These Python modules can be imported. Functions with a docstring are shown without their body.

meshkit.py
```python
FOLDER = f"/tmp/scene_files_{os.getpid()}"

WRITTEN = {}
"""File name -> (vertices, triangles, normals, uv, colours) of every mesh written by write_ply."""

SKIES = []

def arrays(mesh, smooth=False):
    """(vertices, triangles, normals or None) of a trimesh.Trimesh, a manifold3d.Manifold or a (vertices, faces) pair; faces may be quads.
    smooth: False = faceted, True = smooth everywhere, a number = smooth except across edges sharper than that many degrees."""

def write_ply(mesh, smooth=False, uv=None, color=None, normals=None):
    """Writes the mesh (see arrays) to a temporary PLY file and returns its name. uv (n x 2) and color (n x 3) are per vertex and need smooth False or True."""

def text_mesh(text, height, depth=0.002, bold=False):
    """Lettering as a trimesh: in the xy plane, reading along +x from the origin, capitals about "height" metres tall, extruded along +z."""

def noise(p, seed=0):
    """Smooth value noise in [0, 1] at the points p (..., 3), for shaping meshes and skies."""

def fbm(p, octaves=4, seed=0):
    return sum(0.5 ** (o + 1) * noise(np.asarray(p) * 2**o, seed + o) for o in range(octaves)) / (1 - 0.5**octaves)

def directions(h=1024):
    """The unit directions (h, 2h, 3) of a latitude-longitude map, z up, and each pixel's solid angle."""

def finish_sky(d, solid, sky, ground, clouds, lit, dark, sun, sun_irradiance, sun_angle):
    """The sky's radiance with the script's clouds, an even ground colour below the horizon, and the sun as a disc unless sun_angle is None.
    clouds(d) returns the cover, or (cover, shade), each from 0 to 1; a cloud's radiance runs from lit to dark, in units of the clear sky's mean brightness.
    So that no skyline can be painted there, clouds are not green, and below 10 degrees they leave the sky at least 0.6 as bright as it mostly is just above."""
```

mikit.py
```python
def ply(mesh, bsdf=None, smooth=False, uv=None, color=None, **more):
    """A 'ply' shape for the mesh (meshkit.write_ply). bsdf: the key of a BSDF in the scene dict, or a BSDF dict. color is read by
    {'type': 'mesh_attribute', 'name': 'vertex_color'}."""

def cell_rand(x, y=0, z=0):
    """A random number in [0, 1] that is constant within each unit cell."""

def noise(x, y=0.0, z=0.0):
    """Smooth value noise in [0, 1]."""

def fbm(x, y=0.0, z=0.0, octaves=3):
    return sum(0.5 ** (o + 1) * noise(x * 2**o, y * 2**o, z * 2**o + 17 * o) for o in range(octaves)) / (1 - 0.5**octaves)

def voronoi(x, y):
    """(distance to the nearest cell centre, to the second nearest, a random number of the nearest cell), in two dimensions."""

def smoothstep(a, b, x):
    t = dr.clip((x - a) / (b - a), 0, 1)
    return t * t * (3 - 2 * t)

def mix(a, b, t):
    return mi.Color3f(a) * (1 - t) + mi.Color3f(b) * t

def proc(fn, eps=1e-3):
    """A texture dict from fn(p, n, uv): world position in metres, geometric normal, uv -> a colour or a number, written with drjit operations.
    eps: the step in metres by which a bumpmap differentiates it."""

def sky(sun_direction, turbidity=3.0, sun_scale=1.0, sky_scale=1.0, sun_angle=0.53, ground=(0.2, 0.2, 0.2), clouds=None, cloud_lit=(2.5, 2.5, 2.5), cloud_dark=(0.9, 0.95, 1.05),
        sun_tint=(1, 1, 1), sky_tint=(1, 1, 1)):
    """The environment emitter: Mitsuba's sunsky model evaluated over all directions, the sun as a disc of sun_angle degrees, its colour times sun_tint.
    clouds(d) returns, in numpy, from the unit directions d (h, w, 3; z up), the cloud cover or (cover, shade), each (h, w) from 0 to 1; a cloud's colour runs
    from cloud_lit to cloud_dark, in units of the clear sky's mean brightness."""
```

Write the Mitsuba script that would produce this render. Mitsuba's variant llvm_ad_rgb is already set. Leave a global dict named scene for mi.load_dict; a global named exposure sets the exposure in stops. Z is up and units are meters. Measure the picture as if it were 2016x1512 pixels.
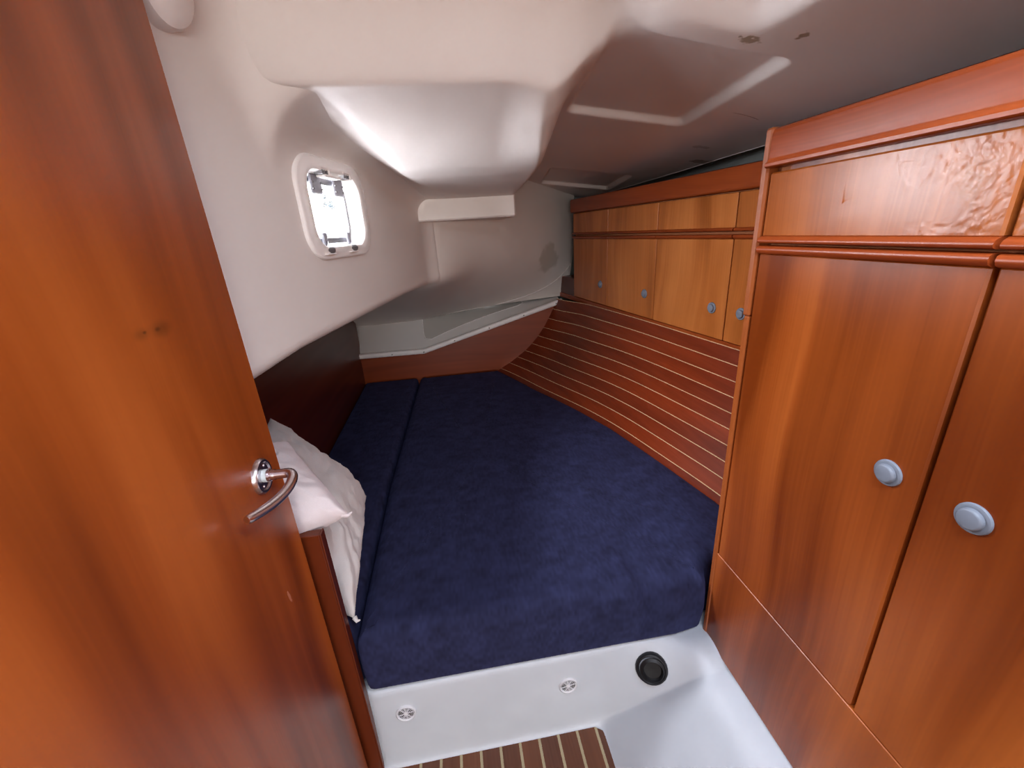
import math
import numpy as np
import trimesh
import shapely
from shapely.geometry import Polygon
from scipy.ndimage import gaussian_filter, gaussian_filter1d
from scipy.interpolate import interp1d, CubicSpline
import drjit as dr
import mitsuba as mi
import mikit
import meshkit
from mikit import noise, fbm, smoothstep, mix, proc

T = mi.ScalarTransform4f
scene, labels = {'type': 'scene'}, {}

# ------------------------------------------------------------------ camera, daylight, exposure
exposure = 1.72
scene['camera'] = {'type': 'perspective', 'fov': 2 * math.degrees(math.atan(1008 / 820)), 'fov_axis': 'x', 'near_clip': 0.02, 'far_clip': 200.0,
                   'to_world': T().look_at(origin=[0, 0, 1.5], target=[0.11973, 0.9307, 1.5 - 0.34563], up=[0.10912, 0.33369, 0.93635])}
DAY = (1.0, 1.02, 1.10)
SKY_PORT = 105.0       # bright overcast sky outside the porthole
COCKPIT_GLOW = 10.0         # added glowing panel for the paler cockpit side below it
SALOON_FILL_BACK = 6.0       # added fill panel at the far saloon wall, behind the camera
SALOON_FILL_TOP = 1.5            # added fill panel in the saloon overhead, behind the camera
CABIN_HATCH = 5.5      # daylight in the deck hatch over the cabin entrance


# ------------------------------------------------------------------ materials
def add_bsdf(key, d):
    scene[key] = d
    return key


def col(r, g, b):
    return {'type': 'rgb', 'value': [r, g, b]}


def wood(dark, mid, light, along='z', seed=0.0, fine=1.0, blotch=1.0, marks=None, warp=0.035):
    """Varnished veneer: long streaks, fine pores and large soft figure, along one world axis."""
    def fn(p, n, uv):
        x, y, z = p.x, p.y, p.z
        if along == 'z':
            g, a, b = z, y + 0.35 * x, x
        elif along == 'y':
            g, a, b = y, z + 0.6 * x, x
        else:
            g, a, b = x, z + 0.3 * y, y
        w = warp * (noise(a * 5 + seed, g * 3.0, b * 3) - 0.5)
        big = fbm((a + w) * 10 + 0.5 * g + seed * 3, g * 1.7, b * 2 + seed, octaves=2)
        streak = fbm((a + w) * 34 + seed, g * 1.3, b * 9, octaves=2)
        pore = noise((a + 0.5 * w) * 330, g * 6, b * 60)
        t = 0.5 + blotch * 0.85 * (big - 0.5) + 0.55 * (streak - 0.5) + 0.22 * fine * (pore - 0.5)
        t = dr.clip(t, 0, 1)
        c = dr.select(t < 0.5, mix(dark, mid, t * 2), mix(mid, light, t * 2 - 1))
        if marks is not None:
            c = marks(p, c)
        return c
    return proc(fn)


def varnish(key, tex, alpha=0.14, ior=1.46, bump=None):
    d = {'type': 'roughplastic', 'diffuse_reflectance': tex, 'alpha': alpha, 'int_ior': ior, 'nonlinear': True}
    if bump is not None:
        d = {'type': 'bumpmap', 'arbitrary': bump, 'scale': 1.0, 'bsdf': d}
    return add_bsdf(key, {'type': 'twosided', 'bsdf': d})


def door_marks(p, c):
    # two small knots and a chip in the varnish
    for ky, kz, r, k in ((0.609, 1.406, 0.006, 0.6), (0.584, 1.407, 0.004, 0.6), (0.617, 1.405, 0.022, 0.35), (0.578, 1.406, 0.016, 0.25)):
        d = dr.sqrt(dr.square(p.y - ky) + dr.square((p.z - kz) * 1.8)) / r
        c = mix(c, (0.14, 0.032, 0.009), k * (1 - smoothstep(0.1, 1.3, d)))
    d = dr.sqrt(dr.square((p.y - 0.708 + 0.15 * (p.z - 0.834)) / 0.0045) + dr.square((p.z - 0.834) / 0.018)) + 0.5 * (noise(p.y * 400, p.z * 250) - 0.5)
    return mix(c, (0.78, 0.38, 0.22), 0.95 * (1 - smoothstep(0.7, 1.0, d)))


varnish('wood_door', wood((0.35, 0.078, 0.014), (0.52, 0.138, 0.024), (0.66, 0.215, 0.044), 'z', 2.3, 0.5, 1.9, door_marks), 0.15)
varnish('wood_cabinet', wood((0.30, 0.062, 0.010), (0.48, 0.132, 0.024), (0.66, 0.235, 0.050), 'z', 7.7, 0.7, 1.9), 0.13)
varnish('wood_front', wood((0.50, 0.170, 0.034), (0.66, 0.260, 0.062), (0.77, 0.360, 0.105), 'z', 4.1, 1.2, 1.5, None, 0.10), 0.13)
varnish('wood_front_peel', wood((0.36, 0.095, 0.017), (0.50, 0.160, 0.033), (0.63, 0.240, 0.060), 'z', 14.1, 1.2, 1.5), 0.095, 1.38,
        bump=proc(lambda p, n, uv: 0.00065 * fbm(p.y * 150, p.z * 130, p.x * 20, octaves=2) * smoothstep(0.25, 0.6, noise(p.y * 14 + 2, p.z * 14, 0.3)) * (1 - smoothstep(0.50, 0.66, p.y)), 1e-3))
varnish('wood_front_b', wood((0.52, 0.180, 0.038), (0.68, 0.275, 0.068), (0.79, 0.375, 0.110), 'z', 9.9, 1.2, 1.6, None, 0.10), 0.13)
varnish('wood_rail', wood((0.36, 0.072, 0.016), (0.48, 0.110, 0.026), (0.58, 0.165, 0.042), 'y', 1.7, 0.9, 1.0), 0.15)
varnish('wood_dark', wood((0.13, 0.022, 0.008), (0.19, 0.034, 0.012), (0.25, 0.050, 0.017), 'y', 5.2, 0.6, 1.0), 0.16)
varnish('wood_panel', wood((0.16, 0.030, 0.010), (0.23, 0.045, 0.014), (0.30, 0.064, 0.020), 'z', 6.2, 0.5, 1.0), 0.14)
varnish('wood_end', wood((0.30, 0.058, 0.013), (0.40, 0.085, 0.019), (0.48, 0.115, 0.026), 'x', 3.3, 0.7, 0.9), 0.17)
varnish('wood_edge', wood((0.40, 0.11, 0.028), (0.50, 0.16, 0.040), (0.60, 0.21, 0.055), 'z', 8.0, 0.8, 0.6), 0.2)
for i in range(3):
    s = 1.0 + 0.08 * (i - 1)
    varnish(f'wood_plank_{i}', wood((0.24 * s, 0.036 * s, 0.012), (0.35 * s, 0.058 * s, 0.017), (0.45 * s, 0.085 * s, 0.024), 'y', 11.0 + 3 * i, 1.0, 0.8), 0.2)
    varnish(f'wood_sole_{i}', wood((0.15 * s, 0.050 * s, 0.020), (0.23 * s, 0.080 * s, 0.033), (0.31 * s, 0.115 * s, 0.050), 'y', 21.0 + 3 * i, 1.1, 0.9), 0.25)
varnish('holly', col(0.80, 0.62, 0.42), 0.22)
varnish('holly_sole', col(0.60, 0.52, 0.34), 0.28)
add_bsdf('inner_brown', {'type': 'twosided', 'bsdf': {'type': 'diffuse', 'reflectance': col(0.30, 0.11, 0.05)}})
add_bsdf('hull_grey', {'type': 'twosided', 'bsdf': {'type': 'diffuse', 'reflectance': col(0.30, 0.32, 0.30)}})


def smudge(p, c, x, y, r, col_, amt, sx=1.0, sy=1.0, g=0.0):
    d = dr.sqrt(dr.square((p.x - x) / sx) + dr.square((p.y - y) / sy)) / r + g
    return mix(c, col_, amt * (1 - smoothstep(0.55, 1.0, d)))


def liner_fn(p, n, uv):
    m = noise(p.x * 5, p.y * 5, p.z * 5)
    g = 0.9 * (fbm(p.x * 45, p.y * 45, p.z * 45, octaves=2) - 0.5)
    g2 = 1.3 * (fbm(p.x * 120, p.y * 120, p.z * 120, octaves=2) - 0.5)
    c = mix((0.79, 0.735, 0.69), (0.84, 0.79, 0.745), m)
    c = smudge(p, c, 1.163, 1.905, 0.075, (0.33, 0.25, 0.19), 0.75, 1.0, 0.55, g)
    c = smudge(p, c, 1.02, 1.70, 0.05, (0.36, 0.29, 0.23), 0.45, 1.0, 0.4, g)
    c = smudge(p, c, 0.625, 0.905, 0.030, (0.30, 0.24, 0.16), 0.85, 0.9, 0.5, g2)
    c = smudge(p, c, 0.70, 0.86, 0.018, (0.30, 0.24, 0.16), 0.85, 0.6, 1.0, g2)
    d = dr.abs(p.y - 1.318 - 0.25 * (p.x - 0.92) - 2.0 * dr.square(p.x - 0.92)) / 0.0035
    c = mix(c, (0.35, 0.29, 0.24), 0.6 * (1 - smoothstep(0.5, 1.0, d)) * (1 - smoothstep(0.045, 0.06, dr.abs(p.x - 0.93))))
    return c


def aft_fn(p, n, uv):
    m = noise(p.x * 5, p.y * 5, p.z * 5)
    c = mix((0.76, 0.70, 0.645), (0.82, 0.765, 0.715), m)
    d = dr.sqrt(dr.square((p.x - 0.70) / 0.10) + dr.square((p.z - 1.30) / 0.11)) + 0.9 * (fbm(p.x * 18, p.y * 18, p.z * 18, octaves=2) - 0.5)
    return mix(c, (0.40, 0.35, 0.27), 0.5 * (1 - smoothstep(0.6, 1.0, d)))


def liner(key, tex, alpha=0.28):
    return add_bsdf(key, {'type': 'twosided', 'bsdf': {'type': 'roughplastic', 'diffuse_reflectance': tex, 'alpha': alpha, 'int_ior': 1.42, 'nonlinear': False}})


liner('grp_liner', proc(liner_fn))
liner('grp_aft', proc(aft_fn))
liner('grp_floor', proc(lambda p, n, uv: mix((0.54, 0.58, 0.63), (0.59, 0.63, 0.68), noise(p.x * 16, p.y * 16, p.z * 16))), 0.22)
liner('white_plastic', col(0.86, 0.83, 0.80), 0.18)
liner('vent_white', col(0.68, 0.69, 0.72), 0.2)
liner('white_shelf', col(0.60, 0.58, 0.555), 0.25)
liner('shelf_grey', col(0.44, 0.42, 0.385), 0.3)
liner('hinge_grey', col(0.30, 0.31, 0.35), 0.25)
liner('latch_dark', col(0.12, 0.115, 0.12), 0.25)
liner('screw_dark', col(0.10, 0.09, 0.08), 0.3)
liner('knob_grey', col(0.20, 0.23, 0.28), 0.2)
liner('black_rubber', col(0.012, 0.013, 0.015), 0.25)
liner('black_dull', col(0.006, 0.006, 0.007), 0.4)
add_bsdf('chrome', {'type': 'twosided', 'bsdf': {'type': 'roughconductor', 'material': 'Cr', 'alpha': 0.06, 'distribution': 'ggx', 'specular_reflectance': col(1.0, 0.97, 0.95)}})
add_bsdf('nylon', {'type': 'twosided', 'bsdf': {'type': 'roughplastic', 'diffuse_reflectance': col(0.55, 0.62, 0.62), 'alpha': 0.15}})
add_bsdf('pane', {'type': 'thindielectric', 'int_ior': 1.49})


def velour_fn(p, n, uv):
    nap = fbm(p.x * 22, p.y * 30, p.z * 22, octaves=3)
    nap2 = noise(p.x * 150, p.y * 60, p.z * 60)
    t = dr.clip(0.5 + 0.9 * (nap - 0.5) + 0.35 * (nap2 - 0.5), 0, 1)
    return mix((0.010, 0.0105, 0.027), (0.027, 0.032, 0.088), t)


add_bsdf('velour', {'type': 'twosided', 'bsdf': {'type': 'principled', 'base_color': proc(velour_fn), 'roughness': 0.9, 'specular': 0.15, 'sheen': 0.6, 'sheen_tint': 0.8}})
add_bsdf('velour_piping', {'type': 'twosided', 'bsdf': {'type': 'principled', 'base_color': col(0.02, 0.021, 0.05), 'roughness': 0.9, 'specular': 0.15, 'sheen': 0.5, 'sheen_tint': 0.8}})


def cotton_fn(p, n, uv):
    weave = noise(p.x * 900, p.y * 900, p.z * 900)
    return mix((0.60, 0.56, 0.54), (0.70, 0.66, 0.64), 0.6 * fbm(p.x * 9, p.y * 9, p.z * 9) + 0.4 * weave)


add_bsdf('cotton', {'type': 'twosided', 'bsdf': {'type': 'principled', 'base_color': proc(cotton_fn), 'roughness': 0.9, 'specular': 0.2, 'sheen': 0.3}})
add_bsdf('cotton_white', {'type': 'twosided', 'bsdf': {'type': 'principled', 'base_color': proc(lambda p, n, uv: cotton_fn(p, n, uv) * mi.Color3f(1.08, 1.05, 1.10)), 'roughness': 0.9, 'specular': 0.2, 'sheen': 0.3}})
add_bsdf('foliage', {'type': 'twosided', 'bsdf': {'type': 'diffuse', 'reflectance': col(0.016, 0.020, 0.022)}})
add_bsdf('saloon_white', {'type': 'twosided', 'bsdf': {'type': 'diffuse', 'reflectance': col(0.62, 0.58, 0.54)}})
add_bsdf('saloon_wood', {'type': 'twosided', 'bsdf': {'type': 'diffuse', 'reflectance': col(0.30, 0.11, 0.04)}})


# ------------------------------------------------------------------ helpers
def key_for(name, parent=None):
    base = (parent + '__' if parent else '') + name
    if base not in scene and base not in labels:
        return base
    i = 1
    while f'{base}_{i:03d}' in scene or f'{base}_{i:03d}' in labels:
        i += 1
    return f'{base}_{i:03d}'


def obj(name, mesh, bsdf, parent=None, smooth=30, label=None, cat=None, group=None, kind=None, uv=None, **more):
    k = key_for(name, parent)
    scene[k] = mikit.ply(mesh, bsdf, smooth=smooth, **more)
    d = {a: b for a, b in (('label', label), ('category', cat), ('group', group), ('kind', kind)) if b}
    if d:
        labels[k] = d
    return k


def thing(name, label, cat, group=None, kind=None):
    k = key_for(name)
    labels[k] = {a: b for a, b in (('label', label), ('category', cat), ('group', group), ('kind', kind)) if b}
    return k


def cbox(x0, x1, y0, y1, z0, z1, c=0.002, M=None):
    """A box with chamfered edges; M: 4x4 that places it."""
    lo, hi = np.minimum([x0, y0, z0], [x1, y1, z1]), np.maximum([x0, y0, z0], [x1, y1, z1])
    c = min(c, 0.45 * (hi - lo).min())
    pts = []
    for sx in (0, 1):
        for sy in (0, 1):
            for sz in (0, 1):
                p = np.where([sx, sy, sz], hi, lo).astype(float)
                q = np.where([sx, sy, sz], -c, c)
                for k in range(3):
                    r = p + q
                    r[k] = p[k]
                    pts.append(r)
    m = trimesh.convex.convex_hull(np.array(pts))
    if M is not None:
        m.apply_transform(M)
    return m


def grid(P, flip=False):
    """A quad grid (n, m, 3) as a (vertices, faces) pair."""
    n, m = P.shape[:2]
    i = np.arange(n * m).reshape(n, m)
    q = np.stack([i[:-1, :-1], i[1:, :-1], i[1:, 1:], i[:-1, 1:]], -1).reshape(-1, 4)
    f = np.vstack([q[:, [0, 1, 2]], q[:, [0, 2, 3]]])
    return trimesh.Trimesh(P.reshape(-1, 3), f[:, ::-1] if flip else f, process=False)


def prism(poly, depth, M=None):
    m = trimesh.creation.extrude_polygon(poly, depth, engine='earcut')
    if M is not None:
        m.apply_transform(M)
    return m


def lathe(profile, M=None, n=40):
    """Revolves (radius, height) pairs round z."""
    a = np.linspace(0, 2 * np.pi, n, endpoint=False)
    pr = np.array(profile, float)
    P = np.stack([pr[:, None, 0] * np.cos(a), pr[:, None, 0] * np.sin(a), np.repeat(pr[:, 1:2], n, 1)], -1)
    i = np.arange(P.shape[0] * n).reshape(-1, n)
    j = np.roll(i, -1, 1)
    q = np.stack([i[:-1], j[:-1], j[1:], i[1:]], -1).reshape(-1, 4)
    m = trimesh.Trimesh(P.reshape(-1, 3), np.vstack([q[:, [0, 1, 2]], q[:, [0, 2, 3]]]), process=False)
    if M is not None:
        m.apply_transform(M)
    return m


def tube(path, r, n=14, closed=False, caps=True):
    """A tube along the points of path; r: a radius or one per point."""
    P = np.array(path, float)
    r = np.broadcast_to(np.asarray(r, float), len(P))
    t = np.gradient(P, axis=0) if not closed else np.roll(P, -1, 0) - np.roll(P, 1, 0)
    t /= np.linalg.norm(t, axis=1, keepdims=True)
    u = np.cross(t[0], [0.3, 0.2, 0.93])
    rings = []
    for p, d, rr in zip(P, t, r):
        u = u - d * (u @ d)
        u /= np.linalg.norm(u)
        v = np.cross(d, u)
        a = np.linspace(0, 2 * np.pi, n, endpoint=False)[:, None]
        rings.append(p + rr * (np.cos(a) * u + np.sin(a) * v))
    V = np.array(rings)
    i = np.arange(len(P) * n).reshape(-1, n)
    if closed:
        i = np.vstack([i, i[:1]])
    j = np.roll(i, -1, 1)
    q = np.stack([i[:-1], j[:-1], j[1:], i[1:]], -1).reshape(-1, 4)
    f = [q[:, [0, 1, 2]], q[:, [0, 2, 3]]]
    V = V.reshape(-1, 3)
    if caps and not closed:
        V = np.vstack([V, P[:1], P[-1:]])
        k = len(P) * n
        a = np.arange(n)
        b = np.roll(a, -1)
        f += [np.stack([b, a, np.full(n, k)], 1), np.stack([a + k - n, b + k - n, np.full(n, k + 1)], 1)]
    return trimesh.Trimesh(V, np.vstack(f), process=False)


def spline(pts, n):
    pts = np.array(pts, float)
    s = np.concatenate([[0], np.cumsum(np.linalg.norm(np.diff(pts, axis=0), axis=1))])
    return CubicSpline(s, pts, bc_type='natural')(np.linspace(0, s[-1], n))


def frame_to(origin, x, y, z):
    M = np.eye(4)
    M[:3, 0], M[:3, 1], M[:3, 2], M[:3, 3] = x, y, z, origin
    return M


def axis_frame(origin, z):
    z = np.array(z, float) / np.linalg.norm(z)
    x = np.cross([0.0, 0.0, 1.0], z) if abs(z[2]) < 0.9 else np.cross([0.0, 1.0, 0.0], z)
    x /= np.linalg.norm(x)
    return frame_to(origin, x, np.cross(z, x), z)


def sstep(a, b, x):
    t = np.clip((x - a) / (b - a), 0, 1)
    return t * t * (3 - 2 * t)


def join(*ms):
    return trimesh.util.concatenate(list(ms))


# ------------------------------------------------------------------ the moulded liner: overhead, footwell side, aft wall
TAN = math.tan(math.radians(15))
WU = np.array([math.sin(math.radians(15)), math.cos(math.radians(15)), 0.0])      # along the footwell side, aft
WN = np.array([math.cos(math.radians(15)), -math.sin(math.radians(15)), 0.0])     # out of it, into the cabin
W0 = np.array([-0.417, 0.88, 0.0])


def wall_x(y):
    return -0.417 + TAN * (y - 0.88)


mid_profile = interp1d([-1, 1.04, 1.06, 1.12, 1.22, 1.30, 1.38, 1.44, 1.52, 1.62, 1.80, 2.06, 3.5],
                       [1.802, 1.801, 1.799, 1.787, 1.762, 1.736, 1.708, 1.690, 1.675, 1.667, 1.658, 1.647, 1.645])
left_profile = interp1d([-1, 0.9, 1.09, 1.27, 1.52, 1.73, 2.04, 3.5], [1.815, 1.812, 1.805, 1.790, 1.757, 1.716, 1.648, 1.645])
edge_profile = interp1d([-1, 0.95, 1.06, 1.17, 1.31, 1.62, 2.03, 3.5], [1.815, 1.81, 1.785, 1.735, 1.695, 1.668, 1.648, 1.645])
HATCHES = ((0.425, 0.822, 0.955, 1.503), (0.62, 1.06, 2.32, 2.80))


def deck_z(x, y):
    return 1.79 - 0.13 * (x - 0.83) - 0.044 * np.maximum(y - 1.5, 0) - 0.03 * np.maximum(x - 1.15, 0)


def overhead(x, y):
    """Height of the moulded overhead."""
    d = (x - wall_x(y)) * math.cos(math.radians(15))
    t = sstep(0.0, 0.17, d)
    zs = left_profile(y) * (1 - t) + mid_profile(y) * t
    e = sstep(0.17, 0.33, x)
    zs = zs * (1 - e) + edge_profile(y) * e
    # deck with two recessed access panels
    zd = deck_z(x, y)
    for x0, x1, y0, y1 in HATCHES:
        sk = x - 0.10 * (y - y1)
        q = np.maximum(np.abs(sk - (x0 + x1) / 2) - (x1 - x0) / 2 + 0.03, 0), np.maximum(np.abs(y - (y0 + y1) / 2) - (y1 - y0) / 2 + 0.03, 0)
        dist = np.hypot(*q) - 0.03
        zd = zd + 0.020 * (1 - np.clip((dist + 0.012) / 0.012, 0, 1))
    edge = 0.315 + 0.012 * (y - 1.06)
    w = sstep(edge - 0.005 - 0.055 * (1 - sstep(1.08, 1.50, y)), edge + 0.075, x)
    z = zs * (1 - w) + zd * w
    # the raised headroom pocket by the door
    foot = 1.055 + 0.02 * sstep(0.12, 0.28, x) - 0.185 * sstep(0.31, 0.46, x)
    lift = np.sin(np.pi / 2 * np.clip((foot - y) / 0.14, 0, 1)) ** 1.3 * (1 - sstep(0.575, 0.63, x + 0.02 * (y - 0.8)))
    return z * (1 - lift) + 1.985 * lift


gx, gy = np.arange(-0.75, 1.3801, 0.006), np.arange(-0.25, 3.3001, 0.006)
GX, GY = np.meshgrid(gx, gy, indexing='ij')
GZ = overhead(GX, GY)
blend = np.exp(-((GX - 0.37) / 0.17) ** 2 - ((GY - 0.92) / 0.13) ** 2)                     # a soft inner corner where pocket, seat and deck meet
GZ = gaussian_filter(GZ, 0.7) * (1 - blend) + gaussian_filter(GZ, 6.0) * blend
n, m = GX.shape
idx = np.arange(n * m).reshape(n, m)
cx, cy = GX[:-1, :-1] + 0.003, GY[:-1, :-1] + 0.003
soffit_side = cx < 0.375
keep = ((cx - wall_x(cy)) * math.cos(math.radians(15)) > 0.004) & ~(soffit_side & (cy > 2.06)) | ((cx >= 0.375))
EDGE_Y, EDGE_X = [-0.3, 1.2, 1.6, 1.82, 2.11, 2.52, 3.2], [1.225, 1.220, 1.202, 1.184, 1.167, 1.130, 1.06]       # outboard edge of the deck lining
keep &= (cy < 3.2) & (cx < np.interp(cy, EDGE_Y, EDGE_X))
inpanel = []
for x0, x1, y0, y1 in HATCHES:
    sk = cx - 0.10 * (cy - y1)
    inpanel.append((sk > x0 + 0.012) & (sk < x1 - 0.012) & (cy > y0 + 0.012) & (cy < y1 - 0.012))
V = np.stack([GX, GY, GZ], -1).reshape(-1, 3)
gn = np.stack([np.gradient(GZ, gx, axis=0), np.gradient(GZ, gy, axis=1), -np.ones_like(GZ)], -1).reshape(-1, 3)
gn /= np.linalg.norm(gn, axis=1, keepdims=True)


def sheet(name, mask, bsdf, parent=None, **props):
    q = np.stack([idx[:-1, :-1], idx[1:, :-1], idx[1:, 1:], idx[:-1, 1:]], -1)[mask]
    f = np.vstack([q[:, [0, 2, 1]], q[:, [0, 3, 2]]])
    used, f2 = np.unique(f, return_inverse=True)
    k = key_for(name, parent)
    path = meshkit.write_ply((V[used], f2.reshape(-1, 3)), False, normals=gn[used])
    scene[k] = {'type': 'ply', 'filename': path, 'face_normals': False, 'bsdf': {'type': 'ref', 'id': bsdf}}
    if props:
        labels[k] = props
    return k


CEIL = sheet('ceiling', keep & ~inpanel[0] & ~inpanel[1], 'grp_liner', label='cream moulded overhead with cockpit seat bulge and side deck underside', kind='structure')
sheet('access_panel', keep & inpanel[0], 'grp_liner', CEIL)
sheet('access_panel', keep & inpanel[1], 'grp_liner', CEIL)

ey = np.linspace(-0.2, 3.1, 60)
ex = np.interp(ey, EDGE_Y, EDGE_X)
obj('lining_edge', tube(np.column_stack([ex, ey, overhead(ex, ey) + 0.003]), 0.005, 8), 'grp_liner', CEIL, smooth=True)

# footwell side with the porthole opening
PORT = dict(s0=0.287, s1=0.653, z0=1.456, z1=1.711)
OPEN = dict(s0=0.326, s1=0.611, z0=1.487, z1=1.678)


def rrect(s0, s1, z0, z1, r, n=10):
    pts = []
    for cx_, cz_, a0 in ((s1 - r, z1 - r, 0), (s0 + r, z1 - r, 90), (s0 + r, z0 + r, 180), (s1 - r, z0 + r, 270)):
        for a in np.radians(np.linspace(a0, a0 + 90, n)):
            pts.append((cx_ + r * math.cos(a), cz_ + r * math.sin(a)))
    return np.array(pts)


def wall_floor(y):
    return np.interp(y, [0.2, 0.88, 1.06, 1.39, 1.76, 2.19, 3.2], [1.20, 1.236, 1.255, 1.266, 1.278, 1.279, 1.279])


COVE0 = 0.065
ss = np.arange(-1.30, 1.3301, 0.01)
rows = []
for s in ss:
    base = W0 + s * WU
    zb = float(wall_floor(base[1]))
    COVE = COVE0 + 0.12 * (1 - float(sstep(0.10, 0.50, s)))
    cp = base + WN * (COVE - 0.004)
    zt = float(overhead(np.array(cp[0]), np.array(cp[1]))) + 0.003
    col_pts = []
    for a in np.linspace(0, np.pi / 2, 7):                       # rounded lower edge, from underneath
        col_pts.append((-0.03 * (1 - math.sin(a)), zb + 0.03 * (1 - math.cos(a))))
    for z in np.linspace(zb + 0.035, zt - COVE, 46):
        col_pts.append((0.0, z))
    for a in np.linspace(0.12, np.pi / 2, 12):                    # cove into the overhead
        col_pts.append((COVE * (1 - math.cos(a)), zt - COVE + COVE * math.sin(a)))
    q = min(max(s - 1.195, 0.0), 0.1249)
    turn = 0.25 - math.sqrt(0.25 ** 2 - q * q) - 0.5 * max(s - 1.318, 0)      # eases round into the aft wall
    rows.append([base + WN * (o + turn) + np.array([0, 0, z]) for o, z in col_pts])
WP = np.array(rows)
WP = gaussian_filter1d(WP, 1.2, axis=0, mode='nearest')
wm = grid(WP)
cen = wm.triangles_center
sc, zc = (cen - W0) @ WU, cen[:, 2]
hole = shapely.contains_xy(Polygon(rrect(PORT['s0'] + 0.02, PORT['s1'] - 0.02, PORT['z0'] + 0.015, PORT['z1'] - 0.015, 0.05)), sc, zc)
normals = meshkit.arrays(wm, True)[2]
scene['wall_left'] = {'type': 'ply', 'filename': meshkit.write_ply((wm.vertices, wm.faces[~hole]), False, normals=normals), 'face_normals': False, 'bsdf': {'type': 'ref', 'id': 'grp_liner'}}
labels['wall_left'] = {'label': 'smooth cream cockpit footwell side around the small porthole', 'kind': 'structure'}
# underside of the cockpit sole
und = np.array([[[*(W0 + s * WU)[:2] - WN[:2] * 0.028, float(wall_floor((W0 + s * WU)[1]))], [-1.3, (W0 + s * WU)[1] + 0.1, float(wall_floor((W0 + s * WU)[1]))]] for s in np.arange(-1.3, 1.75, 0.05)])
obj('cockpit_sole_underside', grid(und), 'grp_liner', 'wall_left', smooth=False)

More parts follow.
